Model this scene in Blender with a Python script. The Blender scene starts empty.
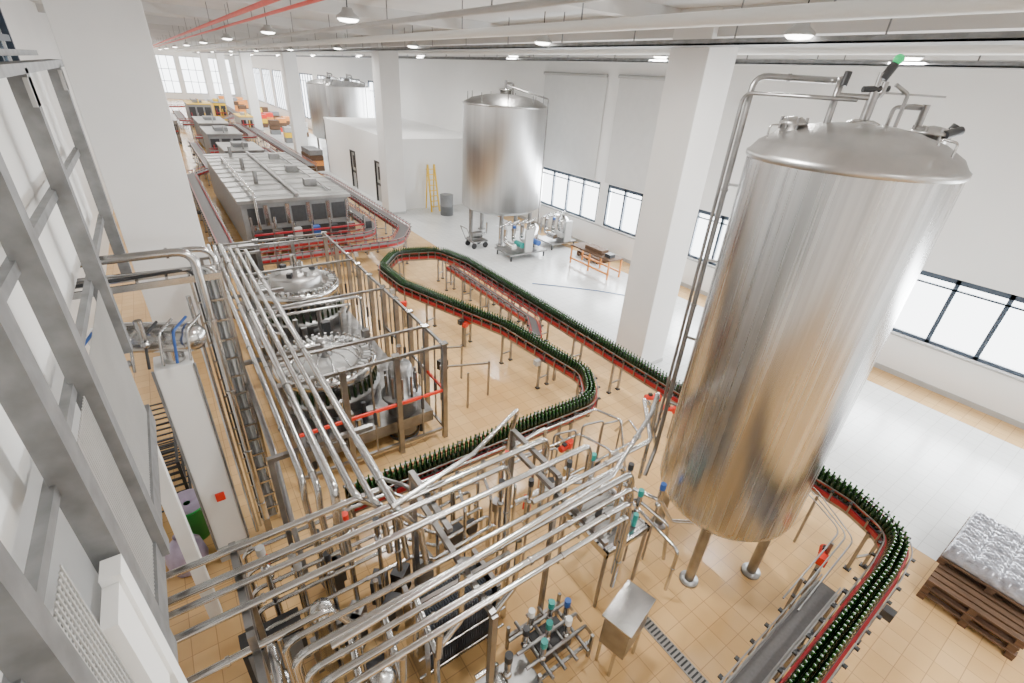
import bpy, math, random
from mathutils import Vector, Matrix
random.seed(7)
pi=math.pi
# ---------------------------------------------------------------- materials
MATS={}
def mat(name,col,rough=0.5,metal=0.0,noise=0.0,nscale=8.0,stretch=(1,1,1),rvar=0.0,emit=0.0,alpha=1.0,coat=0.0,bump=0.0):
    if name in MATS: return MATS[name]
    m=bpy.data.materials.new(name); m.use_nodes=True
    nt=m.node_tree; b=nt.nodes['Principled BSDF']
    b.inputs['Base Color'].default_value=(*col,1); b.inputs['Roughness'].default_value=rough
    b.inputs['Metallic'].default_value=metal
    if coat: b.inputs['Coat Weight'].default_value=coat
    if emit:
        b.inputs['Emission Color'].default_value=(*col,1); b.inputs['Emission Strength'].default_value=emit
    if alpha<1: b.inputs['Alpha'].default_value=alpha
    if noise or rvar or bump:
        tc=nt.nodes.new('ShaderNodeTexCoord'); mp=nt.nodes.new('ShaderNodeMapping')
        mp.inputs['Scale'].default_value=stretch
        nz=nt.nodes.new('ShaderNodeTexNoise'); nz.inputs['Scale'].default_value=nscale; nz.inputs['Detail'].default_value=4
        nt.links.new(tc.outputs['Object'],mp.inputs[0]); nt.links.new(mp.outputs[0],nz.inputs['Vector'])
        if noise:
            cr=nt.nodes.new('ShaderNodeValToRGB')
            cr.color_ramp.elements[0].position=0.3; cr.color_ramp.elements[1].position=0.7
            cr.color_ramp.elements[0].color=(*[c*(1-noise) for c in col],1)
            cr.color_ramp.elements[1].color=(*[min(1,c*(1+noise*0.6)) for c in col],1)
            nt.links.new(nz.outputs[0],cr.inputs[0]); nt.links.new(cr.outputs[0],b.inputs['Base Color'])
        if rvar:
            mr=nt.nodes.new('ShaderNodeMapRange'); mr.inputs[3].default_value=max(0.02,rough-rvar); mr.inputs[4].default_value=rough+rvar
            nt.links.new(nz.outputs[0],mr.inputs[0]); nt.links.new(mr.outputs[0],b.inputs['Roughness'])
        if bump:
            bp=nt.nodes.new('ShaderNodeBump'); bp.inputs['Strength'].default_value=bump; bp.inputs['Distance'].default_value=0.02
            nt.links.new(nz.outputs[0],bp.inputs['Height']); nt.links.new(bp.outputs[0],b.inputs['Normal'])
    MATS[name]=m; return m
tank_steel=mat('tank_steel',(0.55,0.545,0.54),0.27,1,noise=0.26,nscale=5.0,stretch=(2.6,2.6,0.02),rvar=0.05)
far_steel=mat('far_tank_steel',(0.55,0.55,0.55),0.40,1,noise=0.12,nscale=2.5,stretch=(2,2,0.02))
dome_steel=mat('dome_steel',(0.46,0.45,0.44),0.36,1,noise=0.16,nscale=3,rvar=0.08)
steel=mat('stainless',(0.56,0.555,0.545),0.2,1,noise=0.15,nscale=4,rvar=0.06)
steel_d=mat('stainless_brushed',(0.32,0.315,0.31),0.36,1,noise=0.2,nscale=5,rvar=0.08)
galv=mat('galvanised',(0.24,0.245,0.25),0.5,0.5,noise=0.25,nscale=6)
grey=mat('grey_paint',(0.2,0.205,0.21),0.5,0,noise=0.08)
lgrey=mat('light_grey_panel',(0.45,0.45,0.44),0.45,0,noise=0.08,nscale=2)
dark=mat('dark_parts',(0.03,0.031,0.034),0.5,0,noise=0.2)
belt=mat('belt_plastic',(0.09,0.085,0.085),0.5,0,noise=0.15,nscale=30)
red=mat('red_frame',(0.34,0.012,0.02),0.38,0,noise=0.1)
redm=mat('red_motor',(0.75,0.035,0.015),0.4,0,noise=0.1)
glassg=mat('bottle_glass',(0.006,0.024,0.006),0.12,0,coat=0.5)
capm=mat('bottle_neck',(0.022,0.08,0.014),0.22,0)
white=mat('white_paint',(0.84,0.84,0.82),0.6,0,noise=0.03,nscale=0.7)
whitew=mat('wall_plaster',(0.88,0.88,0.87),0.7,0,noise=0.025,nscale=0.5)
colm=mat('column_plaster',(0.76,0.755,0.745),0.7,0,noise=0.04,nscale=0.8)
ceilm=mat('ceiling_concrete',(0.62,0.615,0.605),0.8,0,noise=0.06,nscale=0.6)
blindm=mat('blind_fabric',(0.70,0.70,0.69),0.8,0,noise=0.03,nscale=3)
framem=mat('window_frame_paint',(0.05,0.07,0.10),0.4,0,noise=0.1)
yellow=mat('yellow_paint',(0.85,0.55,0.02),0.4,0,noise=0.05)
orange=mat('orange_paint',(0.75,0.28,0.06),0.45,0,noise=0.08)
teal=mat('valve_cap_teal',(0.02,0.28,0.25),0.4,0,noise=0.05)
greenm=mat('green_plastic',(0.03,0.45,0.08),0.4,0,noise=0.05)
greenl=mat('green_beacon',(0.01,0.5,0.15),0.3,0,emit=0.8)
purple=mat('lilac_bag',(0.42,0.36,0.5),0.5,0,noise=0.15,nscale=6,bump=0.6)
blue=mat('blue_paint',(0.03,0.10,0.35),0.4,0,noise=0.08)
wood=mat('pallet_wood',(0.12,0.065,0.035),0.75,0,noise=0.35,nscale=4,stretch=(8,1,8))
wrap=mat('shrink_wrap',(0.36,0.37,0.42),0.16,0.35,noise=0.4,nscale=9,rvar=0.08,bump=0.8)
exch=mat('plate_pack',(0.02,0.025,0.035),0.4,0.2,noise=0.2)
drainm=mat('drain_grate',(0.35,0.34,0.32),0.4,0.8,noise=0.1)
lampm=mat('lamp_glow',(1,0.97,0.9),0.4,0,emit=14)
cableblue=mat('blue_hose_rubber',(0.05,0.15,0.4),0.5,0,noise=0.05)

def floor_mat():
    m=bpy.data.materials.new('floor_tiles'); m.use_nodes=True; nt=m.node_tree; b=nt.nodes['Principled BSDF']
    tc=nt.nodes.new('ShaderNodeTexCoord')
    def brick(c1,c2,mo,w):
        br=nt.nodes.new('ShaderNodeTexBrick'); br.offset=0; br.squash=1
        br.inputs['Scale'].default_value=1; br.inputs['Brick Width'].default_value=w; br.inputs['Row Height'].default_value=w
        br.inputs['Mortar Size'].default_value=0.005; br.inputs['Color1'].default_value=(*c1,1); br.inputs['Color2'].default_value=(*c2,1)
        br.inputs['Mortar'].default_value=(*mo,1); nt.links.new(tc.outputs['Object'],br.inputs['Vector']); return br
    tan=brick((0.76,0.50,0.23),(0.69,0.44,0.19),(0.45,0.28,0.14),0.30)
    wh=brick((0.74,0.75,0.745),(0.70,0.715,0.71),(0.48,0.48,0.47),0.30)
    nz=nt.nodes.new('ShaderNodeTexNoise'); nz.inputs['Scale'].default_value=0.45; nz.inputs['Detail'].default_value=5
    nt.links.new(tc.outputs['Object'],nz.inputs['Vector'])
    mx0=nt.nodes.new('ShaderNodeMix'); mx0.data_type='RGBA'; mx0.blend_type='MULTIPLY'
    cr=nt.nodes.new('ShaderNodeValToRGB'); cr.color_ramp.elements[0].position=0.3; cr.color_ramp.elements[1].position=0.65
    cr.color_ramp.elements[0].color=(0.74,0.68,0.60,1); cr.color_ramp.elements[1].color=(1,1,1,1)
    nt.links.new(nz.outputs[0],cr.inputs[0]); mx0.inputs[0].default_value=0.9
    nt.links.new(tan.outputs[0],mx0.inputs[6]); nt.links.new(cr.outputs[0],mx0.inputs[7])
    sx=nt.nodes.new('ShaderNodeSeparateXYZ'); nt.links.new(tc.outputs['Object'],sx.inputs[0])
    g=nt.nodes.new('ShaderNodeMath'); g.operation='GREATER_THAN'; g.inputs[1].default_value=9.6
    l=nt.nodes.new('ShaderNodeMath'); l.operation='LESS_THAN'; l.inputs[1].default_value=15.3
    mu=nt.nodes.new('ShaderNodeMath'); mu.operation='MULTIPLY'
    nt.links.new(sx.outputs[0],g.inputs[0]); nt.links.new(sx.outputs[0],l.inputs[0])
    nt.links.new(g.outputs[0],mu.inputs[0]); nt.links.new(l.outputs[0],mu.inputs[1])
    mx=nt.nodes.new('ShaderNodeMix'); mx.data_type='RGBA'
    nt.links.new(mu.outputs[0],mx.inputs[0]); nt.links.new(mx0.outputs[2],mx.inputs[6]); nt.links.new(wh.outputs[0],mx.inputs[7])
    nt.links.new(mx.outputs[2],b.inputs['Base Color'])
    mr=nt.nodes.new('ShaderNodeMapRange'); mr.inputs[3].default_value=0.06; mr.inputs[4].default_value=0.36
    nt.links.new(nz.outputs[0],mr.inputs[0]); nt.links.new(mr.outputs[0],b.inputs['Roughness'])
    return m
floorm=floor_mat()

# ---------------------------------------------------------------- builder
def fillet(path,R,n=6):
    P=[Vector(p) for p in path]; out=[P[0]]
    for i in range(1,len(P)-1):
        a=P[i-1]-P[i]; b=P[i+1]-P[i]; la,lb=a.length,b.length
        if la<1e-5 or lb<1e-5: continue
        a/=la; b/=lb; ang=a.angle(b)
        if ang>pi-0.02 or ang<0.02: out.append(P[i]); continue
        t=min(R/math.tan(ang/2),la*0.49,lb*0.49)
        for k in range(n+1):
            s=k/n; q0=P[i]+a*t; q1=P[i]+b*t
            out.append(q0*(1-s)**2+P[i]*2*s*(1-s)+q1*s*s)
    out.append(P[-1]); return out
class B:
    def __init__(s,name): s.n=name; s.v=[]; s.f=[]; s.mi=[]; s.sm=[]; s.mats=[]
    def _m(s,m):
        if m not in s.mats: s.mats.append(m)
        return s.mats.index(m)
    def add(s,v,f,m,smooth=False):
        o=len(s.v); s.v+=[tuple(x) for x in v]; k=s._m(m)
        for q in f: s.f.append(tuple(i+o for i in q)); s.mi.append(k); s.sm.append(smooth)
    def box(s,c,d,m,rz=0,M=None):
        x,y,z=[q/2 for q in d]
        v=[Vector((sx*x,sy*y,sz*z)) for sz in(-1,1) for sy in(-1,1) for sx in(-1,1)]
        R=Matrix.Rotation(rz,3,'Z') if M is None else M
        v=[R@q+Vector(c) for q in v]
        s.add(v,[(0,2,3,1),(4,5,7,6),(0,1,5,4),(2,6,7,3),(0,4,6,2),(1,3,7,5)],m)
    def bx(s,x0,x1,y0,y1,z0,z1,m): s.box(((x0+x1)/2,(y0+y1)/2,(z0+z1)/2),(abs(x1-x0),abs(y1-y0),abs(z1-z0)),m)
    def bar(s,a,b,w,h,m):
        a=Vector(a); b=Vector(b); d=b-a; L=d.length; d/=L
        up=Vector((0,0,1)) if abs(d.z)<0.95 else Vector((0,1,0))
        x=d.cross(up).normalized(); u=x.cross(d)
        M=Matrix((x,d,u)).transposed(); s.box((a+b)/2,(w,L,h),m,M=M)
    def tube(s,path,r,m,R=None,seg=10,caps=True,clamps=0):
        P=fillet(path,R if R else r*2.5,5) if len(path)>2 else [Vector(p) for p in path]
        Q=[P[0]]
        for p in P[1:]:
            if (p-Q[-1]).length>1e-4: Q.append(p)
        P=Q; n=len(P); T=[]
        for i in range(n):
            T.append((P[min(i+1,n-1)]-P[max(i-1,0)]).normalized())
        up=Vector((0,0,1)) if abs(T[0].z)<0.9 else Vector((1,0,0))
        x=T[0].cross(up).normalized(); v=[]; 
        for i in range(n):
            x=(x-T[i]*x.dot(T[i])).normalized(); y=T[i].cross(x)
            for k in range(seg):
                a=2*pi*k/seg; v.append(P[i]+x*math.cos(a)*r+y*math.sin(a)*r)
        f=[]
        for i in range(n-1):
            for k in range(seg):
                k2=(k+1)%seg; f.append((i*seg+k,i*seg+k2,(i+1)*seg+k2,(i+1)*seg+k))
        s.add(v,f,m,True)
        if caps: s.add(v[:seg],[tuple(range(seg))[::-1]],m); s.add(v[-seg:],[tuple(range(seg))],m)
        if clamps:
            for p,d in resample(P,clamps)[1:]:
                s.tube([p-d*0.014,p+d*0.014],r*1.28,m,seg=seg)
    def cyl(s,a,b,r,m,seg=14): s.tube([a,b],r,m,seg=seg)
    def lathe(s,c,prof,m,seg=32,axis=None,smooth=True):
        v=[]; n=len(prof)
        for (r,z) in prof:
            for k in range(seg):
                a=2*pi*k/seg; v.append(Vector((r*math.cos(a),r*math.sin(a),z)))
        if axis is not None:
            q=Vector((0,0,1)).rotation_difference(Vector(axis)).to_matrix(); v=[q@p for p in v]
        v=[p+Vector(c) for p in v]
        f=[(i*seg+k,i*seg+(k+1)%seg,(i+1)*seg+(k+1)%seg,(i+1)*seg+k) for i in range(n-1) for k in range(seg)]
        s.add(v,f,m,smooth)
    def sph(s,c,r,m,seg=12):
        s.lathe(c,[(max(1e-4,r*math.sin(t*pi/8)),-r*math.cos(t*pi/8)) for t in range(9)],m,seg)
    def done(s,bevel=0,parent=None):
        me=bpy.data.meshes.new(s.n); me.from_pydata(s.v,[],s.f)
        for m in s.mats: me.materials.append(m)
        me.polygons.foreach_set('material_index',s.mi); me.polygons.foreach_set('use_smooth',s.sm); me.update()
        o=bpy.data.objects.new(s.n,me); bpy.context.collection.objects.link(o)
        if bevel:
            md=o.modifiers.new('b','BEVEL'); md.width=bevel; md.segments=2; md.limit_method='ANGLE'
        if parent: o.parent=parent
        return o
def resample(P,st):
    out=[]; acc=0; nxt=0
    for i in range(len(P)-1):
        d=(P[i+1]-P[i]); L=d.length
        while nxt<=acc+L and L>0: 
            out.append((P[i]+d*((nxt-acc)/L),d.normalized())); nxt+=st
        acc+=L
    return out

# ---------------------------------------------------------------- camera
pitch=math.radians(28.9);yaw=math.radians(36.4);ro=math.radians(3.8)
Fv=Vector((math.sin(yaw),math.cos(yaw),0));Rv=Vector((math.cos(yaw),-math.sin(yaw),0));Zv=Vector((0,0,1))
fw=Fv*math.cos(pitch)-Zv*math.sin(pitch);up=Zv*math.cos(pitch)+Fv*math.sin(pitch)
r_=Rv*math.cos(ro)+up*math.sin(ro);u_=up*math.cos(ro)-Rv*math.sin(ro)
cd=bpy.data.cameras.new('camera'); cam=bpy.data.objects.new('camera',cd); bpy.context.collection.objects.link(cam)
M=Matrix((r_,u_,-fw)).transposed().to_4x4(); M.translation=Vector((0,0,7)); cam.matrix_world=M
cd.sensor_width=36; cd.lens=474/1024*36; cd.clip_start=0.05; cd.clip_end=400
bpy.context.scene.camera=cam

# ---------------------------------------------------------------- room shell
XL,XR,YN,YF,HC=-2.6,16.4,-8.0,120.0,8.5
b=B('floor'); b.bx(XL-0.3,XR+0.3,YN-0.3,YF+0.3,-0.2,0,floorm); b.done()
b=B('ceiling'); b.bx(XL-0.3,XR+0.3,YN-0.3,YF+0.3,HC,HC+0.25,ceilm)
for yy in range(-6,118,7): b.bx(XL,XR,yy,yy+0.35,HC-0.28,HC,ceilm)
b.bx(9.9,10.6,YN,YF,HC-0.5,HC,ceilm)
b.done()
wins=[(-7.0,3.9),(5.4,12.0),(12.6,15.7),(16.2,20.8),(40,46),(48,54),(56,62),(64,70),(72,78),(80,86),(88,94),(96,102),(104,110)]
SZ,TZ=1.22,3.1
b=B('wall_right')
def tz(w): return TZ if w[0]<30 else 6.2
y=YN
for w in wins:
    b.bx(XR,XR+0.3,y,w[0],0,HC,whitew)
    b.bx(XR,XR+0.3,w[0],w[1],0,SZ,whitew); b.bx(XR,XR+0.3,w[0],w[1],tz(w),HC,whitew); y=w[1]
b.bx(XR,XR+0.3,y,YF,0,HC,whitew); b.done()
for i,w in enumerate(wins):
    b=B('window_%d'%(i+1)); x0,x1=XR+0.04,XR+0.14; T=tz(w)
    b.bx(x0,x1,w[0],w[1],SZ,SZ+0.1,framem); b.bx(x0,x1,w[0],w[1],T-0.14,T,framem)
    n=max(2,round((w[1]-w[0])/1.1))
    for k in range(n+1):
        yy=w[0]+0.04+(w[1]-w[0]-0.08)*k/n; b.bx(x0,x1,yy-0.05,yy+0.05,SZ,T,framem)
    b.bx(x0,x1,w[0],w[1],SZ+(T-SZ)*0.84-0.025,SZ+(T-SZ)*0.84+0.025,framem)
    b.done()
    ld=bpy.data.lights.new('window_daylight','AREA'); ld.shape='RECTANGLE'; ld.size=T-SZ; ld.size_y=w[1]-w[0]
    ld.energy=(w[1]-w[0])*(T-SZ)*(80 if i<4 else 36); ld.color=(0.93,0.97,1.0)
    lo=bpy.data.objects.new('window_daylight',ld); bpy.context.collection.objects.link(lo)
    lo.location=(XR+0.5,(w[0]+w[1])/2,(SZ+T)/2); lo.rotation_euler=(0,pi/2,0)
b=B('trim_1'); b.bx(XR-0.05,XR,YN,YF,SZ-0.08,SZ-0.02,lgrey); b.done()
b=B('baseboard_right'); b.bx(XR-0.03,XR,YN,YF,0,0.15,lgrey); b.done()
b=B('wall_left'); b.bx(XL-0.3,XL,YN,YF,0,HC,whitew); b.done()
b=B('wall_near'); b.bx(XL,XR,YN-0.3,YN,0,HC,whitew); b.done()
b=B('wall_far')
fx=[XL,-1.5,2,2.8,6.3,7.1,10.6,11.4,15.4,XR]
for k in range(0,9,2): b.bx(fx[k],fx[k+1],YF,YF+0.3,0,HC,whitew)
for k in range(1,8,2): b.bx(fx[k],fx[k+1],YF,YF+0.3,0,1.0,whitew); b.bx(fx[k],fx[k+1],YF,YF+0.3,7.2,HC,whitew)
b.done()
b=B('window_14')
for k in range(1,8,2):
    for q in range(4):
        xx=fx[k]+(fx[k+1]-fx[k])*q/3; b.bx(xx-0.05,xx+0.05,YF+0.1,YF+0.18,1,7.2,framem)
    for zz in (1.05,3,5,7.15): b.bx(fx[k],fx[k+1],YF+0.1,YF+0.18,zz-0.05,zz+0.05,framem)
b.done()
for (y0,y1) in ((12.7,15.9),(16.6,20.9)):
    b=B('roller_blind'); b.bx(XR-0.06,XR-0.03,y0,y1,3.15,7.3,blindm); b.cyl((XR-0.1,y0,7.36),(XR-0.1,y1,7.36),0.07,lgrey); b.done()
for yy in (7.6,26.0,46.5,67,88,109):
    b=B('concrete_column'); b.bx(9.75,10.75,yy-0.5,yy+0.5,0,HC,colm); b.bx(9.73,10.77,yy-0.52,yy+0.52,0,0.12,lgrey); b.done(0.015)
for yy in (14.5,35,56,77):
    b=B('concrete_column'); b.bx(-1.15,0.42,yy-0.5,yy+0.5,0,HC,colm); b.done(0.015)
b=B('wall_partition'); 
for (a,c) in ((26.5,28.0),(29.0,32.5),(33.5,39)): b.bx(10.4,10.6,a,c,0,3.7,whitew)
for (a,c) in ((28.0,29.0),(32.5,33.5)): b.bx(10.4,10.6,a,c,2.35,3.7,whitew)
b.bx(10.4,XR,26.3,26.5,0,3.7,whitew); b.bx(10.4,XR,38.8,39,0,3.7,whitew); b.bx(10.4,XR,26.3,39,3.7,3.8,whitew); b.done()
for i,yy in enumerate((28.0,32.5)):
    b=B('door_%d'%(i+1)); b.bx(10.36,10.6,yy,yy+0.09,0,2.35,dark); b.bx(10.36,10.6,yy+0.91,yy+1,0,2.35,dark); b.bx(10.36,10.6,yy,yy+1,2.26,2.35,dark)
    b.bx(10.45,10.5,yy+0.09,yy+0.91,0.02,2.26,lgrey); b.bx(10.43,10.46,yy+0.09,yy+0.91,0.95,1.1,dark); b.bx(10.43,10.46,yy+0.35,yy+0.65,1.3,2.05,dark); b.done()

# ceiling services
b=B('cable_tray')
for x,z in ((8.9,7.75),(13.2,7.7)):
    b.bx(x-0.2,x+0.2,YN+0.2,110,z,z+0.03,galv); b.bx(x-0.2,x-0.18,YN+0.2,110,z,z+0.1,galv); b.bx(x+0.18,x+0.2,YN+0.2,110,z,z+0.1,galv)
    for k in range(40): b.bx(x-0.01,x+0.01,-6+k*2.4,-5.98+k*2.4,z,HC,galv)
b.done()
b=B('ceiling_service_pipe')
for x,z,r,m in ((2.2,7.95,0.05,redm),(2.7,7.95,0.035,redm),(4.6,7.9,0.05,lgrey),(6.4,7.85,0.09,white),(10.9,7.95,0.06,lgrey),(11.6,7.9,0.1,white),(14.6,7.85,0.07,lgrey)):
    b.cyl((x,YN+0.1,z),(x,112,z),r,m,8)
    for k in range(28): b.bx(x-0.008,x+0.008,-5+k*4.1,-4.98+k*4.1,z,HC,galv)
b.done()
def lamp(x,y,light=True,e=330):
    b=B('high_bay_lamp'); z=7.9
    b.lathe((x,y,z),[(0.001,0.14),(0.09,0.14),(0.12,0.07),(0.22,0.0),(0.23,-0.04),(0.21,-0.05)],lgrey,20)
    b.lathe((x,y,z),[(0.21,-0.045),(0.16,-0.09),(0.001,-0.11)],lampm,20)
    b.cyl((x,y,z+0.13),(x,y,HC),0.012,dark,6); o=b.done()
    if light:
        ld=bpy.data.lights.new('lamp_light','AREA'); ld.shape='DISK'; ld.size=0.7; ld.energy=e; ld.color=(1,0.975,0.93)
        lo=bpy.data.objects.new('lamp_light',ld); bpy.context.collection.objects.link(lo); lo.location=(x,y,z-0.13); lo.parent=o
for x in (3.7,8.6,13.1):
    for yy in (-4,4.7 if x>4 else 3.6,11.2,19,28,38,50,64,80,98):
        lamp(x,yy,True,330 if yy<25 else 420)

# ---------------------------------------------------------------- big tank
tx,ty=6.25,2.44
b=B('stainless_storage_tank')
R=1.035
b.lathe((tx,ty,0),[(0.05,0.95),(0.3,0.99),(0.62,1.1),(0.88,1.25),(1.0,1.4),(R,1.52),(R,6.38)],tank_steel,96)
b.lathe((tx,ty,0),[(R,6.38),(R+0.02,6.40),(R+0.02,6.45),(R-0.01,6.47),(0.96,6.56),(0.78,6.67),(0.5,6.76),(0.25,6.80),(0.02,6.81)],dome_steel,96)
for a in (0.35,1.92,3.49,5.06):
    cx,cy=tx+0.8*math.cos(a),ty+0.8*math.sin(a)
    b.cyl((cx,cy,0.04),(cx,cy,1.35),0.075,steel_d,16); b.lathe((cx,cy,0),[(0.001,0.05),(0.15,0.05),(0.15,0),(0.001,0)],steel_d,16)
b.cyl((tx,ty,0.55),(tx,ty,1.0),0.06,steel)
lx,ly=tx-0.367*1.19,ty+0.93*1.19
b.tube([(lx-0.35,ly-0.15,1.3),(lx,ly,1.6),(lx,ly,7.2),(lx+0.75,ly-0.6,7.2),(tx-0.25,ty+0.25,7.2),(tx-0.25,ty+0.25,6.7)],0.035,steel_d,R=0.15,clamps=1.6)
b.tube([(lx-0.1,ly+0.02,2.0),(lx-0.1,ly+0.02,7.02),(tx-0.5,ty+0.35,7.02),(tx-0.1,ty+0.1,7.02)],0.022,steel_d,R=0.12)
for z in (2.6,3.8,5.0,6.0): b.bar((lx,ly,z),(tx-0.367*1.03,ty+0.93*1.03,z),0.04,0.03,steel)
def manway(x,y,z,r,h):
    b.lathe((x,y,z),[(r,0),(r,h),(r*1.2,h),(r*1.2,h+0.03),(r*0.8,h+0.07),(0.01,h+0.09)],dome_steel,24)
    for k in range(8):
        a=k*pi/4; b.cyl((x+r*1.1*math.cos(a),y+r*1.1*math.sin(a),z+h-0.04),(x+r*1.1*math.cos(a),y+r*1.1*math.sin(a),z+h+0.08),0.014,steel_d,6)
manway(tx-0.45,ty+0.5,6.58,0.12,0.16)
manway(tx+0.6,ty-0.45,6.54,0.16,0.2)
b.tube([(tx,ty,6.75),(tx,ty,7.1)],0.05,steel_d); b.lathe((tx,ty,6.76),[(0.16,0),(0.16,0.05),(0.09,0.08)],steel,20)
b.tube([(tx-0.25,ty+0.25,7.05),(tx+0.05,ty-0.05,7.05),(tx+0.05,ty-0.05,7.2)],0.03,steel_d)
b.cyl((tx,ty,7.0),(tx,ty,7.28),0.025,steel_d); b.cyl((tx-0.1,ty+0.08,7.12),(tx+0.1,ty-0.08,7.14),0.03,dark)
b.cyl((tx+0.02,ty-0.02,7.22),(tx+0.07,ty-0.06,7.36),0.045,dark); b.sph((tx+0.09,ty-0.07,7.4),0.05,greenl)
b.cyl((tx-0.24,ty+0.22,7.14),(tx-0.22,ty+0.22,7.27),0.035,dark); 
b.tube([(tx+0.3,ty-0.2,6.72),(tx+0.3,ty-0.2,7.1),(tx+0.18,ty-0.1,7.18)],0.02,steel_d)
b.tube([(tx+0.5,ty-0.05,6.7),(tx+0.5,ty-0.05,6.98),(tx+0.7,ty-0.3,6.98)],0.022,steel_d)
b.bar((tx+0.15,ty-0.05,7.1),(tx+0.65,ty-0.42,7.1),0.02,0.02,steel_d)
b.cyl((tx+0.78,ty-0.5,6.66),(tx+0.84,ty-0.58,6.84),0.05,dark); b.cyl((tx+0.62,ty-0.3,6.75),(tx+0.62,ty-0.3,7.02),0.035,steel_d)
b.cyl((tx+0.5,ty-0.6,6.75),(tx+0.7,ty-0.66,6.8),0.045,dark)
b.lathe((tx+0.45,ty-0.25,7.0),[(0.08,0),(0.08,0.012),(0.0,0.02)],steel_d,16)
for a in (0.9,2.3,4.6): b.tube([(tx+0.9*math.cos(a),ty+0.9*math.sin(a),6.55),(tx+0.9*math.cos(a),ty+0.9*math.sin(a),6.72),(tx+0.75*math.cos(a),ty+0.75*math.sin(a),6.74),(tx+0.75*math.cos(a),ty+0.75*math.sin(a),6.66)],0.012,steel,R=0.04,seg=6)
b.done()

def tank(x,y,r,z0,z1,name='stainless_storage_tank',legs=1.4):
    b=B(name)
    b.lathe((x,y,0),[(0.05,z0-0.35),(r*0.5,z0-0.28),(r*0.85,z0-0.1),(r,z0+0.1),(r,z1)],far_steel,72)
    b.lathe((x,y,0),[(r,z1),(r+0.03,z1+0.02),(r+0.03,z1+0.07),(r-0.02,z1+0.09),(r*0.8,z1+0.28),(r*0.45,z1+0.42),(0.02,z1+0.48)],dome_steel,72)
    for k in range(5):
        a=0.4+k*2*pi/5; cx,cy=x+r*0.8*math.cos(a),y+r*0.8*math.sin(a)
        b.cyl((cx,cy,0.04),(cx,cy,z0),0.1,steel_d); b.lathe((cx,cy,0),[(0.001,0.05),(0.2,0.05),(0.2,0)],steel_d,14)
    b.lathe((x,y,z1+0.4),[(0.25,0),(0.25,0.2),(0.32,0.2),(0.3,0.26),(0.01,0.3)],steel,20)
    for k in range(9):
        a=2*pi*k/9; b.cyl((x+r*0.9*math.cos(a),y+r*0.9*math.sin(a),z1+0.05),(x+r*0.9*math.cos(a),y+r*0.9*math.sin(a),z1+0.5),0.02,steel_d,6)
    b.cyl((x,y,z1+0.6),(x,y,z1+1.0),0.06,steel_d); b.tube([(x+0.4,y,z1+0.4),(x+0.4,y,z1+0.9),(x,y,z1+0.9)],0.05,steel_d)
    b.tube([(x+r*0.5,y-r-0.0,0.8),(x+r*0.5,y-r-0.0,z1+0.4),(x,y,z1+0.8)],0.035,steel_d)
    b.done()
tank(13.2,19.6,1.88,1.55,5.95)
tank(14.3,50.5,1.9,1.2,5.6); tank(14.5,45.6,1.8,1.2,5.6)

# ---------------------------------------------------------------- conveyors
def normals(P):
    N=[]
    for i in range(len(P)):
        t=(P[min(i+1,len(P)-1)]-P[max(i-1,0)]); t.z=0; t.normalize(); N.append(Vector((-t.y,t.x,0)))
    return N
def ribbon(b,P,off,w,z0,z1,m):
    N=normals(P); v=[]
    for p,n in zip(P,N):
        q0=p+n*(off-w/2); q1=p+n*(off+w/2)
        v+=[(q0.x,q0.y,z0),(q1.x,q1.y,z0),(q1.x,q1.y,z1),(q0.x,q0.y,z1)]
    f=[]
    for i in range(len(P)-1):
        a=i*4;c=a+4
        for k in range(4): f.append((a+k,a+(k+1)%4,c+(k+1)%4,c+k))
    f.append((0,1,2,3)); e=(len(P)-1)*4; f.append((e+3,e+2,e+1,e))
    b.add(v,f,m)
def conveyor(path,width=0.34,z=1.0,Rr=0.6,framecol=None,name='conveyor',rails=True,legstep=1.5):
    fc=framecol or red
    P=fillet([(x,y,0) for x,y in path],Rr,8); b=B(name)
    ribbon(b,P,0,width,z-0.03,z,belt)
    for s in (-1,1):
        ribbon(b,P,s*(width/2+0.02),0.035,z-0.095,z-0.01,fc); ribbon(b,P,s*(width/2+0.01),0.03,z-0.16,z-0.10,steel_d)
    if rails:
        for sgn in (-1,1):
            ribbon(b,P,sgn*(width/2+0.015),0.018,z+0.10,z+0.125,fc); ribbon(b,P,sgn*(width/2+0.05),0.016,z+0.15,z+0.165,steel_d)
        for p,d in resample(P,0.35):
            n=Vector((-d.y,d.x,0))
            for sgn in(-1,1):
                q=p+n*sgn*(width/2+0.055); b.box((q.x,q.y,z+0.02),(0.025,0.025,0.28),steel_d); b.box((q.x+n.x*sgn*0.03,q.y+n.y*sgn*0.03,z+0.13),(0.05,0.05,0.03),dark)
    for k,(p,d) in enumerate(resample(P,legstep)):
        n=Vector((-d.y,d.x,0)); w=width/2+0.04
        for sgn in(-1,1):
            q=p+n*sgn*w; b.bx(q.x-0.025,q.x+0.025,q.y-0.025,q.y+0.025,0.03,z-0.1,steel_d); b.bx(q.x-0.05,q.x+0.05,q.y-0.05,q.y+0.05,0,0.03,dark)
        a=p-n*w;c=p+n*w
        b.bar((a.x,a.y,0.3),(c.x,c.y,0.3),0.035,0.035,steel_d); b.bar((a.x,a.y,z-0.2),(c.x,c.y,z-0.2),0.035,0.035,steel_d)
        if k%2==1:
            q=p+n*(w+0.1); b.box((q.x,q.y,z-0.18),(0.14,0.14,0.14),[lgrey,dark][k%4//2])
    b.done(); return P
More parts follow.
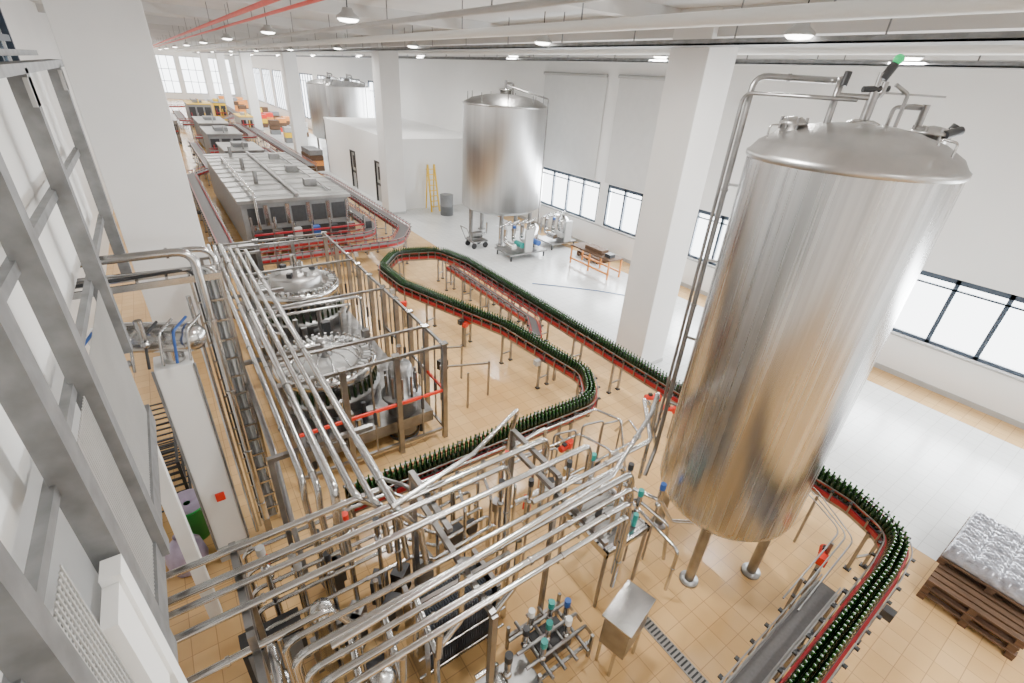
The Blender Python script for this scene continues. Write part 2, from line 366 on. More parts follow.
def bottles(P,offs,z=1.0,st=0.09):
    b=B('green_glass_bottles'); prof=[(0.002,0),(0.036,0.0),(0.038,0.02),(0.038,0.17),(0.028,0.215),(0.015,0.25)]
    neck=[(0.015,0.25),(0.014,0.29),(0.017,0.295),(0.016,0.31),(0.001,0.31)]
    for j,off in enumerate(offs):
        for i,(p,d) in enumerate(resample(P,st)):
            n=Vector((-d.y,d.x,0)); q=p+n*off+d*(0.045 if j%2 else 0)
            b.lathe((q.x,q.y,z),prof,glassg,8); b.lathe((q.x,q.y,z),neck,capm,6)
    b.done()
main=[(1.2,5.68),(6.4,5.64),(6.98,6.5),(6.7,9.4),(5.4,13.3),(5.35,15.0),(6.3,16.2),(7.9,15.8),(8.3,14.2),(8.38,2.2),(8.36,1.2),(8.08,0.44),(7.2,0.34),(1.8,0.2)]
P=conveyor(main,0.25,1.0,0.7)
bottles(P,(-0.08,0.0,0.08)) 
conveyor([(7.75,14.6),(7.75,9.6),(7.3,8.8)],0.24,0.95,0.4,legstep=1.2)
conveyor([(6.4,0.72),(5.0,0.68),(2.6,0.6)],0.22,0.95,0.4,framecol=steel_d,legstep=1.1)
conveyor([(7.1,44),(7.1,33),(8.0,31),(8.0,19.2),(7.0,17.6),(1.9,17.6)],0.42,1.1,0.8,legstep=2.2)
conveyor([(6.9,33),(6.9,20.5),(6.4,19),(2.2,19)],0.42,1.1,0.8,legstep=2.2)
conveyor([(1.2,19),(1.2,34),(2.4,36),(2.4,48)],0.42,1.1,0.8,legstep=2.2)
conveyor([(8.4,36),(8.4,60)],0.6,1.0,0.8,legstep=3)
conveyor([(6.2,46),(6.2,66),(3.0,68),(3.0,80)],0.6,1.0,0.8,legstep=3)
conveyor([(2.8,34.6),(6.2,34.6),(6.4,41.8),(3.0,41.8)],0.6,1.3,0.6,legstep=3)
conveyor([(2.8,50),(7.2,50),(7.2,60),(2.6,60.5)],0.6,1.3,0.6,legstep=3)
conveyor([(7.0,67),(9.0,72),(9.3,92)],0.7,1.2,0.6,legstep=3)
conveyor([(1.0,67),(1.2,84),(6.5,86),(6.5,100)],0.7,1.2,0.6,legstep=3)
def motor(x,y,z,rz=0,m=redm,s=0.8):
    b=B('gear_motor'); c,n=math.cos(rz),math.sin(rz)
    b.box((x,y,z),(0.18*s,0.16*s,0.18*s),m,rz); b.cyl((x+0.09*s*c,y+0.09*s*n,z),(x+0.36*s*c,y+0.36*s*n,z),0.075*s,m,14)
    for k in range(5): b.cyl((x+(0.14+k*0.045)*s*c,y+(0.14+k*0.045)*s*n,z),(x+(0.155+k*0.045)*s*c,y+(0.155+k*0.045)*s*n,z),0.085*s,m,14)
    b.box((x+0.22*s*c,y+0.22*s*n,z+0.1*s),(0.1*s,0.1*s,0.06*s),dark,rz)
    b.bx(x-0.03,x+0.03,y-0.03,y+0.03,0,z-0.05,steel_d); b.done()
for a in ((5.1,12.6,0.8,2.5),(6.1,10.6,0.75,0.4),(8.05,5.2,0.85,2.6),(8.1,4.7,0.8,2.2),(6.9,1.0,0.85,0.3),(7.3,7.9,0.7,3),(5.4,5.15,0.7,3.3),(8.0,15.0,0.8,1)): motor(*a)

# ---------------------------------------------------------------- rotary filler + enclosure
def carousel(name,x,y,r,n,z,topk):
    b=B(name)
    b.lathe((x,y,0),[(r*0.92,0.1),(r*0.95,0.12),(r*0.95,0.85),(r*1.05,0.9),(r*1.05,0.97),(r*0.6,0.98)],steel_d,48)
    for k in range(6):
        a=k*pi/3; b.cyl((x+r*0.8*math.cos(a),y+r*0.8*math.sin(a),0),(x+r*0.8*math.cos(a),y+r*0.8*math.sin(a),0.15),0.06,dark,10)
    b.lathe((x,y,0),[(0.3,0.97),(0.3,z)],steel,24)
    b.lathe((x,y,z),[(0.01,0.0),(r*0.98,0.0),(r*1.0,0.04),(r*1.0,0.16),(r*0.97,0.2),(r*0.72,0.2),(r*0.70,0.16),(r*0.5,0.16)],steel,64)
    if topk==0:
        b.lathe((x,y,z),[(r*0.6,0.1),(r*0.6,0.42),(r*0.56,0.48),(r*0.3,0.55),(0.01,0.57)],dome_steel,48)
        b.cyl((x,y,z+0.5),(x,y,z+1.0),0.07,steel); b.cyl((x+0.15,y,z+0.5),(x+0.15,y,z+0.8),0.04,steel)
        for k in range(6):
            a=k*pi/3; b.box((x+r*0.4*math.cos(a),y+r*0.4*math.sin(a),z+0.56),(0.14,0.12,0.14),[dark,lgrey][k%2],a)
    else:
        b.lathe((x,y,z),[(r*0.62,0.16),(r*0.6,0.24),(r*0.2,0.3),(0.01,0.3)],lgrey,48)
        b.lathe((x,y,z),[(0.16,0.28),(0.16,0.6),(0.01,0.62)],steel_d,20)
        for k in range(12):
            a=k*pi/6; b.tube([(x+0.15*math.cos(a),y+0.15*math.sin(a),z+0.45),(x+r*0.5*math.cos(a),y+r*0.5*math.sin(a),z+0.42),(x+r*0.68*math.cos(a),y+r*0.68*math.sin(a),z+0.2)],0.018,steel,R=0.1,seg=6)
    for k in range(n):
        a=2*pi*k/n; c,s=math.cos(a),math.sin(a)
        b.cyl((x+r*0.93*c,y+r*0.93*s,z-0.28),(x+r*0.93*c,y+r*0.93*s,z+0.28),0.022,steel,6)
        b.box((x+r*0.83*c,y+r*0.83*s,z+0.23),(0.14,0.06,0.07),[lgrey,steel,lgrey][k%3],a)
        b.box((x+r*0.93*c,y+r*0.93*s,z+0.29),(0.05,0.05,0.04),steel_d,a)
        b.lathe((x+r*0.97*c,y+r*0.97*s,0.98),[(0.036,0),(0.036,0.17),(0.015,0.24),(0.014,0.3)],glassg,6)
    b.done()
carousel('rotary_bottle_filler',1.92,9.35,1.05,44,1.3,1)
carousel('rotary_bottle_rinser',2.3,13.3,1.1,40,1.55,0)
b=B('rotary_crowner')
b.lathe((3.05,7.95,0),[(0.3,0.1),(0.3,1.0),(0.42,1.02),(0.42,1.1),(0.25,1.12),(0.25,1.7),(0.2,1.8),(0.01,1.85)],steel_d,28); b.cyl((3.05,7.95,1.8),(3.05,7.95,2.2),0.06,steel)
for k in range(10):
    a=k*pi/5; b.cyl((3.05+0.32*math.cos(a),7.95+0.32*math.sin(a),1.1),(3.05+0.32*math.cos(a),7.95+0.32*math.sin(a),1.6),0.03,steel_d,8)
b.lathe((3.05,7.95,0),[(0.33,0),(0.33,0.1)],dark,20); b.done()
b=B('filler_guard_enclosure')
x0,x1,y0,y1,h=0.75,3.75,7.35,15.6,2.35
pts=[(x0,y0),(1.75,y0),(2.75,y0),(x1,y0),(x1,8.2),(x1,9.0),(x1,9.8),(x1,10.6),(x1,11.5),(x1,12.4),(x1,13.3),(x1,14.4),(x1,y1),(2.75,y1),(1.75,y1),(x0,y1)]
for i,(x,y) in enumerate(pts): b.bx(x-0.05,x+0.05,y-0.05,y+0.05,0,h,steel_d); b.bx(x-0.07,x+0.07,y-0.07,y+0.07,h,h+0.03,steel)
for i in range(len(pts)-1):
    a,c=pts[i],pts[i+1]
    for z in (0.25,h-0.03): b.bar((a[0],a[1],z),(c[0],c[1],z),0.05,0.06,steel_d)
    if i in (0,1,2,4,6): b.bar((a[0],a[1],1.25),(c[0],c[1],1.25),0.04,0.06,redm if i<3 else steel_d)
    m0=((a[0]+c[0])/2,(a[1]+c[1])/2)
    b.box((m0[0],m0[1],1.1),(0.05,0.05,0.3),dark); b.bar((m0[0],m0[1],0.25),(m0[0],m0[1],h),0.03,0.03,steel_d)
b.bar((x1,7.35,1.25),(x1,8.2,1.25),0.04,0.06,redm)
for k in range(4): 
    y=8.2+k*2.3; b.bar((x0,y,h),(x1,y,h),0.05,0.05,steel_d)
b.done()
b=B('filler_base_table'); b.bx(0.95,3.6,7.6,15.4,0.35,0.62,steel_d)
for x in (1.1,3.4):
    for y in (7.8,10,12.5,15.2): b.cyl((x,y,0),(x,y,0.36),0.05,dark,8)
random.seed(3)
for k in range(44):
    x=random.uniform(1.0,3.5); y=random.choice([random.uniform(7.6,8.2),random.uniform(10.5,12.1),random.uniform(14.5,15.3)]); hh=random.uniform(0.2,1.0)
    if k%3==0: b.bx(x-0.09,x+0.09,y-0.08,y+0.08,0.62,0.62+hh,random.choice([dark,steel_d,steel,lgrey]))
    else: b.cyl((x,y,0.6),(x,y,0.7+hh),random.uniform(0.025,0.07),random.choice([steel,steel,steel_d,dark]),10)
b.tube([(1.0,11.4,0.7),(1.0,11.4,1.9),(3.4,11.3,1.9),(3.4,11.3,0.7)],0.04,steel); b.tube([(1.2,11.7,0.7),(1.2,11.7,1.6),(3.2,11.6,1.6),(3.2,12,1.2)],0.035,steel)
b.done()
b=B('control_cabinet'); b.bx(1.1,1.9,16.2,16.8,0.1,2.0,steel_d); b.bx(1.15,1.85,16.18,16.2,0.15,1.95,steel); b.bx(1.15,1.85,16.25,16.75,0,0.1,dark); b.done(0.01)
b=B('bottle_discharge_frame')
for (x,y) in ((4.3,8.6),(4.3,9.6),(4.7,8.0),(5.2,9.2),(5.4,8.2)):
    b.bx(x-0.02,x+0.02,y-0.02,y+0.02,0,1.0,steel_d)
b.bar((4.3,8.6,0.95),(5.4,8.2,0.95),0.04,0.04,steel_d); b.bar((4.3,9.6,0.95),(5.2,9.2,0.95),0.04,0.04,steel_d); b.box((4.5,8.9,0.8),(0.2,0.2,0.25),dark,0.3); b.bx(4.48,4.52,8.88,8.92,0,0.7,dark)
b.done()

# ---------------------------------------------------------------- tunnel pasteuriser and further machines
topm=mat('machine_top_sheet',(0.33,0.33,0.32),0.34,0.7,noise=0.25,nscale=1.5)
b=B('tunnel_pasteuriser')
b.bx(2.1,6.2,21,33,0.25,2.2,grey); b.bx(2.0,6.3,20.9,33.1,2.2,2.32,topm)
for k in range(11): b.bx(2.0,6.3,21.4+k*1.1,21.45+k*1.1,2.32,2.36,lgrey)
for k in range(10):
    b.bx(2.42,4.0,21.6+k*1.1,22.3+k*1.1,2.32,2.35,topm); b.bx(4.45,5.9,21.6+k*1.1,22.35+k*1.1,2.32,2.34,topm)
    b.bx(6.2,6.23,21.4+k*1.15,22.2+k*1.15,0.9,1.9,dark); b.bx(6.2,6.26,22.24+k*1.15,22.34+k*1.15,0.4,2.1,steel)
    b.tube([(6.25,21.6+k*1.15,0.3),(6.5,21.6+k*1.15,0.3),(6.5,21.6+k*1.15,1.4),(6.25,21.6+k*1.15,1.5)],0.04,steel,R=0.08,seg=8)
for k in range(5): b.bx(2.3+k*0.8,2.85+k*0.8,20.97,21.0,1.35,2.0,dark); b.bx(2.88+k*0.8,3.02+k*0.8,20.95,21.0,1.3,2.1,steel)
b.bx(2.3,6.0,20.95,21,0.5,1.15,dark)
for x in (2.3,4.1,6.0):
    for k in range(7): b.bx(x-0.06,x+0.06,21.2+k*1.9,21.32+k*1.9,0,0.27,dark)
b.tube([(4.2,21,2.4),(4.2,32.8,2.4)],0.07,steel_d); b.tube([(5.6,21.3,2.45),(5.6,32.8,2.45)],0.05,steel_d)
b.tube([(2.6,20.8,0.4),(2.6,20.8,2.6),(2.6,30,2.6),(2.6,30,2.3)],0.06,steel,R=0.15)
for y in (23,26.5,30.5): b.box((5.2,y,2.5),(0.5,0.4,0.3),steel_d); b.cyl((3.2,y+1,2.3),(3.2,y+1,2.9),0.09,steel_d,12)
b.done()
b=B('infeed_frame')
for k in range(7):
    x=2.2+k*0.7
    b.bx(x-0.03,x+0.03,19.6,19.66,0,random.uniform(1.4,2.0),steel_d); b.box((x+0.2,19.9,1.2),(0.3,0.25,0.4),[dark,steel_d,lgrey,blue,dark,steel,dark][k])
    b.cyl((x+0.2,20.3,0),(x+0.2,20.3,1.5+0.3*(k%2)),0.05,steel,8)
b.bx(2.2,6.4,19.6,19.66,1.3,1.36,red); b.bx(2.2,6.4,20.3,20.36,0.9,0.96,red); b.done()
def machine(name,x0,x1,y0,y1,h,body,top,accent):
    b=B(name); b.bx(x0,x1,y0,y1,0.2,h,body); b.bx(x0-0.06,x1+0.06,y0-0.06,y1+0.06,h,h+0.08,top)
    n=max(2,int((x1-x0)/0.7))
    for k in range(n):
        a=x0+(x1-x0)*k/n+0.08; b.bx(a,a+(x1-x0)/n-0.16,y0-0.03,y0,0.8,h-0.25,accent)
    n=max(2,int((y1-y0)/1.0))
    for k in range(n):
        a=y0+(y1-y0)*k/n+0.1; b.bx(x1,x1+0.03,a,a+(y1-y0)/n-0.2,0.8,h-0.25,accent)
    for x in (x0+0.1,x1-0.1):
        for y in (y0+0.1,y1-0.1): b.bx(x-0.05,x+0.05,y-0.05,y+0.05,0,0.2,dark)
    b.box(((x0+x1)/2,(y0+y1)/2,h+0.2),((x1-x0)*0.4,(y1-y0)*0.3,0.25),body); b.cyl(((x0+x1)/2,y0+0.4,h),((x0+x1)/2,y0+0.4,h+0.55),0.05,top,8)
    for k in range(4): b.cyl((x0+0.2+k*(x1-x0-0.4)/3,y0-0.5,0),(x0+0.2+k*(x1-x0-0.4)/3,y0-0.5,1.6),0.04,[red,steel_d,yellow,steel_d][k],6)
    b.bx(x0+0.1,x1-0.1,y0-0.54,y0-0.46,1.1,1.2,red)
    b.done()
machine('labelling_machine',3.4,5.6,36,40,2.0,grey,topm,dark)
machine('case_packer',3.2,5.4,43,48,2.2,grey,topm,dark)
machine('shrink_wrapper',3.4,5.6,52,58,2.1,grey,lgrey,dark)
machine('palletiser',3.9,6.2,70,75,2.4,grey,yellow,dark)
machine('palletiser',7.0,8.4,76,82,2.2,yellow,grey,dark)
machine('case_erector',7.9,9.2,62,66,1.8,lgrey,yellow,dark)
machine('crate_washer',0.7,2.0,56,64,1.9,steel_d,topm,dark)
random.seed(5)
b=B('stacked_goods')
for k in range(22):
    x=[11.4,12.6,13.8][k%3]; y=56+2.4*k; s=1.0
    for q in range(3): b.bx(x-s/2,x+s/2,y-s/2,y+s/2,0.5*q,0.5*q+0.46,random.choice([wood,orange,yellow,redm,grey,lgrey,wood]))
b.done()

# ---------------------------------------------------------------- process pipes
b=B('product_pipe_bundle')
bl=[(0.46,3.05,0.036),(0.57,3.05,0.036),(0.70,3.1,0.05),(0.86,3.05,0.042),(1.0,3.05,0.036),(1.16,3.05,0.04)]
for i,(x,z,r) in enumerate(bl):
    yend=4.3-0.18*i
    b.tube([(x,13.4-0.15*i,1.9),(x,13.4-0.15*i,z),(x,yend,z),(x+(0.25 if i>2 else -0.02),yend,z-0.28-0.1*(i%3)),(x+(0.3 if i>2 else 0),yend-0.02,2.0)],r,steel,R=0.14,seg=12,clamps=2.3+0.2*i)
b.tube([(1.36,12.5,2.5),(1.36,4.4,2.5),(1.6,4.1,2.5),(1.6,4.1,0.5)],0.025,steel_d,R=0.12)
b.tube([(0.3,11,2.8),(0.3,5.2,2.8),(0.3,4.6,1.2)],0.035,steel_d,R=0.12)
for y in (4.9,7.3,10.0,12.6):
    b.bx(0.2,1.45,y-0.03,y+0.03,2.93,2.99,steel_d); b.bx(0.2,0.26,y-0.03,y+0.03,0,2.95,steel_d)
b.done()
b=B('process_pipe_rack')
# (y,z,x start,x end,radius, end drop)
cross=[(2.20,2.75,0.15,3.4,0.030),(2.33,2.75,0.05,3.55,0.036),(2.47,2.75,0.0,3.75,0.030),(2.62,2.78,-0.05,3.9,0.040),(2.80,2.75,-0.1,3.95,0.030),
       (3.12,3.0,-1.0,3.6,0.036),(3.36,3.0,-1.15,2.5,0.032),(3.50,3.0,-1.2,3.2,0.040),(3.78,3.0,-1.25,1.2,0.036)]
for i,(y,z,xa,xb,r) in enumerate(cross):
    if xa>-0.5: b.tube([(xa,y,0.5),(xa,y,z),(xb,y,z),(xb+0.06,y,z-0.15),(xb+0.08,y+0.02,1.4)],r,steel,R=0.13,seg=12,clamps=0.9+0.17*i)
    else:
        b.tube([(xa-0.3,y-0.02,1.0),(xa-0.3,y,z),(xb,y,z),(xb+0.06,y,z-0.15),(xb+0.08,y+0.02,1.5)],r,steel,R=0.13,seg=12,clamps=0.9+0.13*i)
b.tube([(-0.9,2.5,0.8),(-0.9,2.5,2.6),(-0.2,2.5,2.6),(-0.2,3.0,2.6),(-0.2,3.0,0.6)],0.036,steel,R=0.13,clamps=0.8)
b.tube([(-1.0,2.9,0.8),(-1.0,2.9,2.75),(0.3,2.9,2.75),(0.5,2.9,2.3),(0.5,2.9,0.6)],0.032,steel,R=0.13,clamps=0.8)
b.tube([(0.2,2.3,3.2),(3.3,2.45,3.2),(4.6,3.0,3.2),(5.1,3.3,3.2),(5.25,3.35,2.6),(5.25,3.35,1.4)],0.030,steel,R=0.15,clamps=1.3)
b.tube([(2.4,2.7,3.08),(4.3,2.72,3.08),(4.95,3.4,3.05),(5.5,3.65,2.6),(5.84,3.6,1.7)],0.030,steel,R=0.15,clamps=1.1)
b.tube([(1.1,3.35,3.15),(2.2,3.6,3.15),(3.2,4.1,3.1),(3.2,4.3,2.2),(4.2,4.6,2.0),(4.2,4.6,0.3)],0.028,steel,R=0.12)
for x,ya in ((-0.3,2.9),(1.55,2.1),(3.0,2.95)):
    b.bx(x-0.03,x+0.03,2.1,3.9,2.63,2.69,steel_d); b.bx(x-0.03,x+0.03,2.95,3.9,2.9,2.96,steel_d)
    for y in (ya,3.9): b.bx(x-0.03,x+0.03,y-0.03,y+0.03,0,2.94 if y>2.5 else 2.66,steel_d)
for x in (0.35,0.7,1.05):
    b.tube([(x,2.2,2.7),(x,2.25,2.2),(x+0.1,3.0,2.1),(x+0.1,3.1,0.8)],0.034,steel,R=0.12)
b.done()
def valve(b,x,y,z,cap,h=0.42,r=0.05):
    b.sph((x,y,z),r*1.25,steel,10); b.cyl((x,y,z),(x,y,z+h),r*0.55,steel,10); b.cyl((x,y,z+h*0.4),(x,y,z+h),r,steel,12); b.cyl((x,y,z+h),(x,y,z+h+0.11),r*1.1,cap,12)
b=B('valve_manifold')
vl=[(2.55,2.35,teal),(2.75,2.5,teal),(3.0,2.4,white),(2.65,2.75,white),(2.95,2.7,teal),(3.15,2.6,blue),(2.45,2.6,dark)]
for (x,y,c) in vl: valve(b,x,y,0.5,c,0.26,0.042)
for i in range(3): b.tube([(2.3,2.35+0.2*i,0.5),(3.3,2.35+0.2*i,0.5),(3.45,2.35+0.2*i,0.2)],0.025,steel_d)
for j in range(4): b.tube([(2.55+0.2*j,2.1,0.42),(2.55+0.2*j,2.95,0.42)],0.025,steel_d)
b.box((2.85,2.55,0.3),(0.5,0.35,0.2),dark)
for x in (2.4,3.3):
    for y in (2.2,2.9): b.bx(x-0.02,x+0.02,y-0.02,y+0.02,0,0.5,steel_d)
b.bx(2.4,3.3,2.2,2.24,0.3,0.34,steel_d); b.bx(2.4,3.3,2.86,2.9,0.3,0.34,steel_d); b.done()
b=B('pneumatic_valve')
for (x,y,z,c) in ((4.15,3.9,1.4,dark),(4.5,3.75,1.5,teal),(4.95,3.35,1.4,dark),(4.85,3.0,1.2,teal),(5.15,2.85,1.3,blue),(3.4,3.9,1.4,dark),(2.9,3.95,1.6,dark)):
    valve(b,x,y,z,c,0.34,0.042); b.cyl((x,y,0),(x,y,z),0.022,steel_d,8)
b.tube([(3.2,4.0,1.4),(4.15,3.9,1.4),(4.9,3.4,1.4),(5.3,2.9,1.25),(5.6,2.8,0.7),(tx,ty,0.6)],0.035,steel,R=0.15)
b.tube([(4.2,3.2,1.5),(4.95,3.1,1.3),(5.15,2.6,1.1),(5.15,2.5,0.4)],0.03,steel,R=0.12)
b.tube([(4.9,2.2,0.2),(4.9,2.2,1.1),(5.0,3.6,1.15),(4.6,4.1,1.15),(3.6,4.2,1.15),(3.6,4.2,0.2)],0.028,steel,R=0.12,clamps=0.5)
b.done()
b=B('stainless_platform_table')
b.bx(3.85,4.75,2.65,3.6,1.22,1.25,steel_d)
for k in range(7): b.bx(3.85,4.75,2.7+k*0.14,2.74+k*0.14,1.25,1.27,steel)
for x in (3.88,4.72):
    for y in (2.68,3.57): b.cyl((x,y,0),(x,y,1.25),0.03,steel_d,8)
b.bx(3.85,4.75,2.65,2.69,1.15,1.27,steel); b.bx(3.85,4.75,3.56,3.6,1.15,1.27,steel); b.bx(3.85,3.89,2.65,3.6,1.15,1.27,steel); b.bx(4.71,4.75,2.65,3.6,1.15,1.27,steel)
b.tube([(4.0,3.4,1.3),(4.0,3.4,1.6),(4.5,3.4,1.6),(4.5,3.0,1.6),(4.5,3.0,1.3)],0.03,steel); b.cyl((4.3,2.9,1.27),(4.3,2.9,1.5),0.09,steel_d)
b.cyl((4.2,3.2,1.27),(4.2,3.2,1.45),0.05,dark,10); b.cyl((4.55,2.8,1.27),(4.55,2.8,1.5),0.04,teal,10)
b.done()
b=B('stainless_control_box'); b.box((3.62,1.98,0.85),(0.62,0.36,0.55),steel_d,0.25); b.box((3.62,1.98,1.14),(0.68,0.42,0.03),steel,0.25)
for dx,dy in ((-0.25,-0.12),(0.25,-0.1),(-0.25,0.12),(0.25,0.14)): b.cyl((3.62+dx,1.98+dy,0),(3.62+dx,1.98+dy,0.6),0.025,steel,8)
b.done(0.008)
b=B('plate_heat_exchanger')
for k in range(26): b.bx(1.3+k*0.035,1.323+k*0.035,3.05,3.55,0.25,1.3,exch)
b.bx(1.22,1.28,2.98,3.62,0.05,1.42,steel); b.bx(2.22,2.28,2.98,3.62,0.05,1.42,steel)
for y in (3.02,3.58):
    for z in (0.4,0.8,1.2): b.cyl((1.15,y,z),(2.4,y,z),0.018,steel,8)
b.bar((1.2,3.3,1.42),(2.6,3.3,1.42),0.05,0.07,steel); b.bx(2.57,2.63,3.27,3.33,0,1.45,steel)
b.done()
b=B('pump_skid')
b.bx(0.9,2.5,1.9,2.7,0.12,0.17,steel_d)
for x in (1.0,2.4):
    for y in (2.0,2.6): b.cyl((x,y,0),(x,y,0.13),0.03,dark,8)
for i,x in enumerate((1.2,1.9)):
    b.cyl((x,2.0,0.4),(x,2.35,0.4),0.11,steel_d,16); b.cyl((x,2.35,0.4),(x,2.5,0.4),0.15,steel,18); b.bx(x-0.08,x+0.08,2.0,2.35,0.17,0.3,dark)
    b.tube([(x,2.5,0.4),(x,2.62,0.4),(x,2.62,1.6),(x+0.3,2.62,1.9),(x+0.3,2.62,2.7)],0.035,steel,R=0.1); b.tube([(x,2.45,0.5),(x,2.45,0.9),(x-0.3,2.45,0.9)],0.03,steel)
    valve(b,x+0.05,2.3,0.85,dark,0.3,0.045)
b.done()
random.seed(11)
b=B('pipe_valve_cluster')
for k in range(9):
    x=-0.1+0.32*(k%5)+random.uniform(-.05,.05); y=4.3+0.35*(k//5)+random.uniform(-.05,.05); z=random.uniform(1.3,2.0)
    b.cyl((x,y,0),(x,y,z),0.03,steel,8); valve(b,x,y,z,random.choice([redm,dark,dark,lgrey]),0.25,0.042)
for k in range(5): 
    y=4.1+k*0.2; b.tube([(-0.3,y,0.3),(-0.3,y,1.2+0.12*k),(1.6,y,1.2+0.12*k),(1.9+0.1*k,y,0.9),(3.0,y+0.1,0.85),(3.0,y+0.1,0.1)],0.028,steel,R=0.12,clamps=0.7)
for k in range(4):
    x=2.0+0.45*k; b.tube([(x,4.2,0.2),(x,4.2,1.5),(x+0.2,4.9,1.5),(x+0.2,4.9,0.3)],0.026,steel,R=0.1); valve(b,x+0.1,4.6,1.5,[dark,dark,dark,redm][k],0.22,0.04)
for k in range(16):
    x=random.uniform(-0.6,2.6); y=random.uniform(3.9,5.2); b.box((x,y,0.35),(0.25,0.2,0.5),random.choice([dark,dark,steel_d,grey]),random.uniform(0,1))
    b.bx(x-0.04,x+0.04,y-0.04,y+0.04,0,0.15,dark)
b.done()
b=B('motor_control_console'); b.bx(-0.55,0.1,3.95,4.2,0.5,1.2,dark); b.bx(-0.5,0.05,3.93,3.95,0.6,1.1,grey); b.bx(-0.3,-0.2,4.0,4.15,0,0.5,steel_d); b.done()
b=B('pump_motor_set')
for i,(x,y) in enumerate(((-0.35,3.4),(0.25,2.75),(0.75,3.5))):
    b.bx(x-0.25,x+0.25,y-0.15,y+0.15,0.05,0.12,steel_d); b.cyl((x-0.2,y,0.32),(x+0.12,y,0.32),0.12,[dark,grey,dark][i],16); b.cyl((x+0.12,y,0.32),(x+0.22,y,0.32),0.16,steel,18)
    b.bx(x-0.18,x+0.1,y-0.1,y+0.1,0.12,0.24,dark); b.bx(x-0.22,x-0.16,y-0.15,y+0.15,0,0.06,dark); b.bx(x+0.16,x+0.22,y-0.15,y+0.15,0,0.06,dark)
    b.tube([(x+0.2,y,0.45),(x+0.2,y,0.9),(x+0.2,y+0.25,0.9),(x+0.2,y+0.25,1.6)],0.032,steel,R=0.1)
b.done()
b=B('inline_filter_housing')
for x,y in ((0.3,3.6),(-0.25,3.1),(0.6,2.6)):
    b.lathe((x,y,0),[(0.01,0.65),(0.08,0.68),(0.12,0.75),(0.12,1.7),(0.14,1.72),(0.14,1.76),(0.1,1.85),(0.01,1.9)],steel,20)
    for k in range(3): a=k*2.1; b.cyl((x+0.09*math.cos(a),y+0.09*math.sin(a),0),(x+0.09*math.cos(a),y+0.09*math.sin(a),0.8),0.018,steel,8)
b.done()
b=B('small_bore_pipework')
for k in range(7):
    x=2.6+0.55*k; y=4.9+0.1*math.sin(k*2)
    b.tube([(x,y,0.1),(x,y,1.2+0.1*(k%3)),(x+0.45,y-0.1,1.2+0.1*(k%3)),(x+0.45,y-0.1,0.1)],0.02,steel_d,R=0.08,seg=8)
    b.box((x+0.2,y-0.3,0.5+0.1*(k%2)),(0.16,0.14,0.2),[dark,steel_d,redm,dark,steel,dark,steel_d][k],k*0.4); b.cyl((x+0.2,y-0.3,0),(x+0.2,y-0.3,0.5),0.025,steel_d,8)
b.tube([(2.0,5.1,1.4),(5.9,5.1,1.4),(6.1,4.6,1.4),(6.1,4.2,0.3)],0.025,steel,R=0.1,clamps=0.6)
b.tube([(2.0,4.95,1.1),(5.4,4.95,1.1),(5.6,4.3,1.1),(5.6,4.2,0.3)],0.025,steel,R=0.1,clamps=0.6)
b.tube([(3.3,4.3,0.9),(6.6,4.4,0.9),(6.8,4.9,0.9),(6.8,5.2,0.4)],0.025,steel,R=0.1,clamps=0.6)
b.done()

# ---------------------------------------------------------------- left side
b=B('vertical_cable_ladder')
for dx in (-0.17,0.17): b.bx(0.12+dx-0.015,0.12+dx+0.015,6.86,6.94,0.0,4.6,steel); b.bx(-1.3,0.3,6.9+dx-0.015,6.9+dx+0.015,4.56,4.64,steel)
for k in range(15): b.bx(-0.04,0.28,6.88,6.91,0.3+k*0.3,0.33+k*0.3,steel)
for k in range(5): b.bx(-1.2+k*0.3,-1.17+k*0.3,6.73,7.07,4.58,4.6,steel)
for k in range(5):
    x=0.0+k*0.06; b.tube([(x,6.95,0.1),(x,6.95,4.66),(-1.3,6.78+k*0.06,4.68)],0.022,[dark,steel,galv,lgrey,steel][k],R=0.12,seg=8)
b.bx(0.0,0.24,7.0,7.05,0,4.5,lgrey)
b.done()
b=B('steam_pipe'); b.tube([(-1.3,6.6,5.0),(0.05,6.6,5.0),(0.05,6.6,4.4),(0.05,6.6,0.4)],0.05,steel,R=0.2,seg=14,clamps=1.1); b.tube([(-1.3,7.3,4.8),(0.28,7.3,4.8),(0.28,7.3,1.0)],0.04,steel,R=0.2); b.bx(-0.0,0.1,6.55,6.65,0,0.42,steel_d)
b.tube([(-0.12,6.7,4.4),(-0.12,6.7,0.1)],0.03,steel); b.done()
b=B('crown_cap_elevator'); b.bx(-0.68,-0.27,6.45,6.85,0.3,3.6,white); b.bx(-0.70,-0.25,6.43,6.87,0,0.3,lgrey); b.bx(-0.5,-0.38,6.42,6.45,1.25,1.4,redm)
b.bx(-0.71,-0.68,6.43,6.47,0.3,3.6,galv); b.bx(-0.27,-0.24,6.43,6.47,0.3,3.6,galv)
b.done(0.01)
b=B('crown_cap_hopper')
b.cyl((-1.05,6.9,3.95),(-0.22,6.5,3.95),0.19,steel,24); b.sph((-0.22,6.5,3.95),0.19,steel,16); b.sph((-1.05,6.9,3.95),0.19,steel,16)
b.cyl((-0.45,6.65,3.6),(-0.45,6.65,3.9),0.12,steel); b.tube([(-1.0,6.6,3.7),(-1.3,6.3,3.7),(-1.3,6.0,3.9),(-0.8,6.0,4.0)],0.04,steel); valve(b,-0.9,6.4,4.05,blue,0.2,0.04); valve(b,-0.65,6.3,4.05,steel,0.2,0.04)
for k in range(8): b.tube([(-1.25+0.14*k,6.25,3.75),(-1.2+0.14*k,6.3,4.15),(-1.1+0.15*k,6.55,4.2)],0.018,[blue,steel,steel_d,steel,dark,steel,blue,steel][k],R=0.08,seg=6)
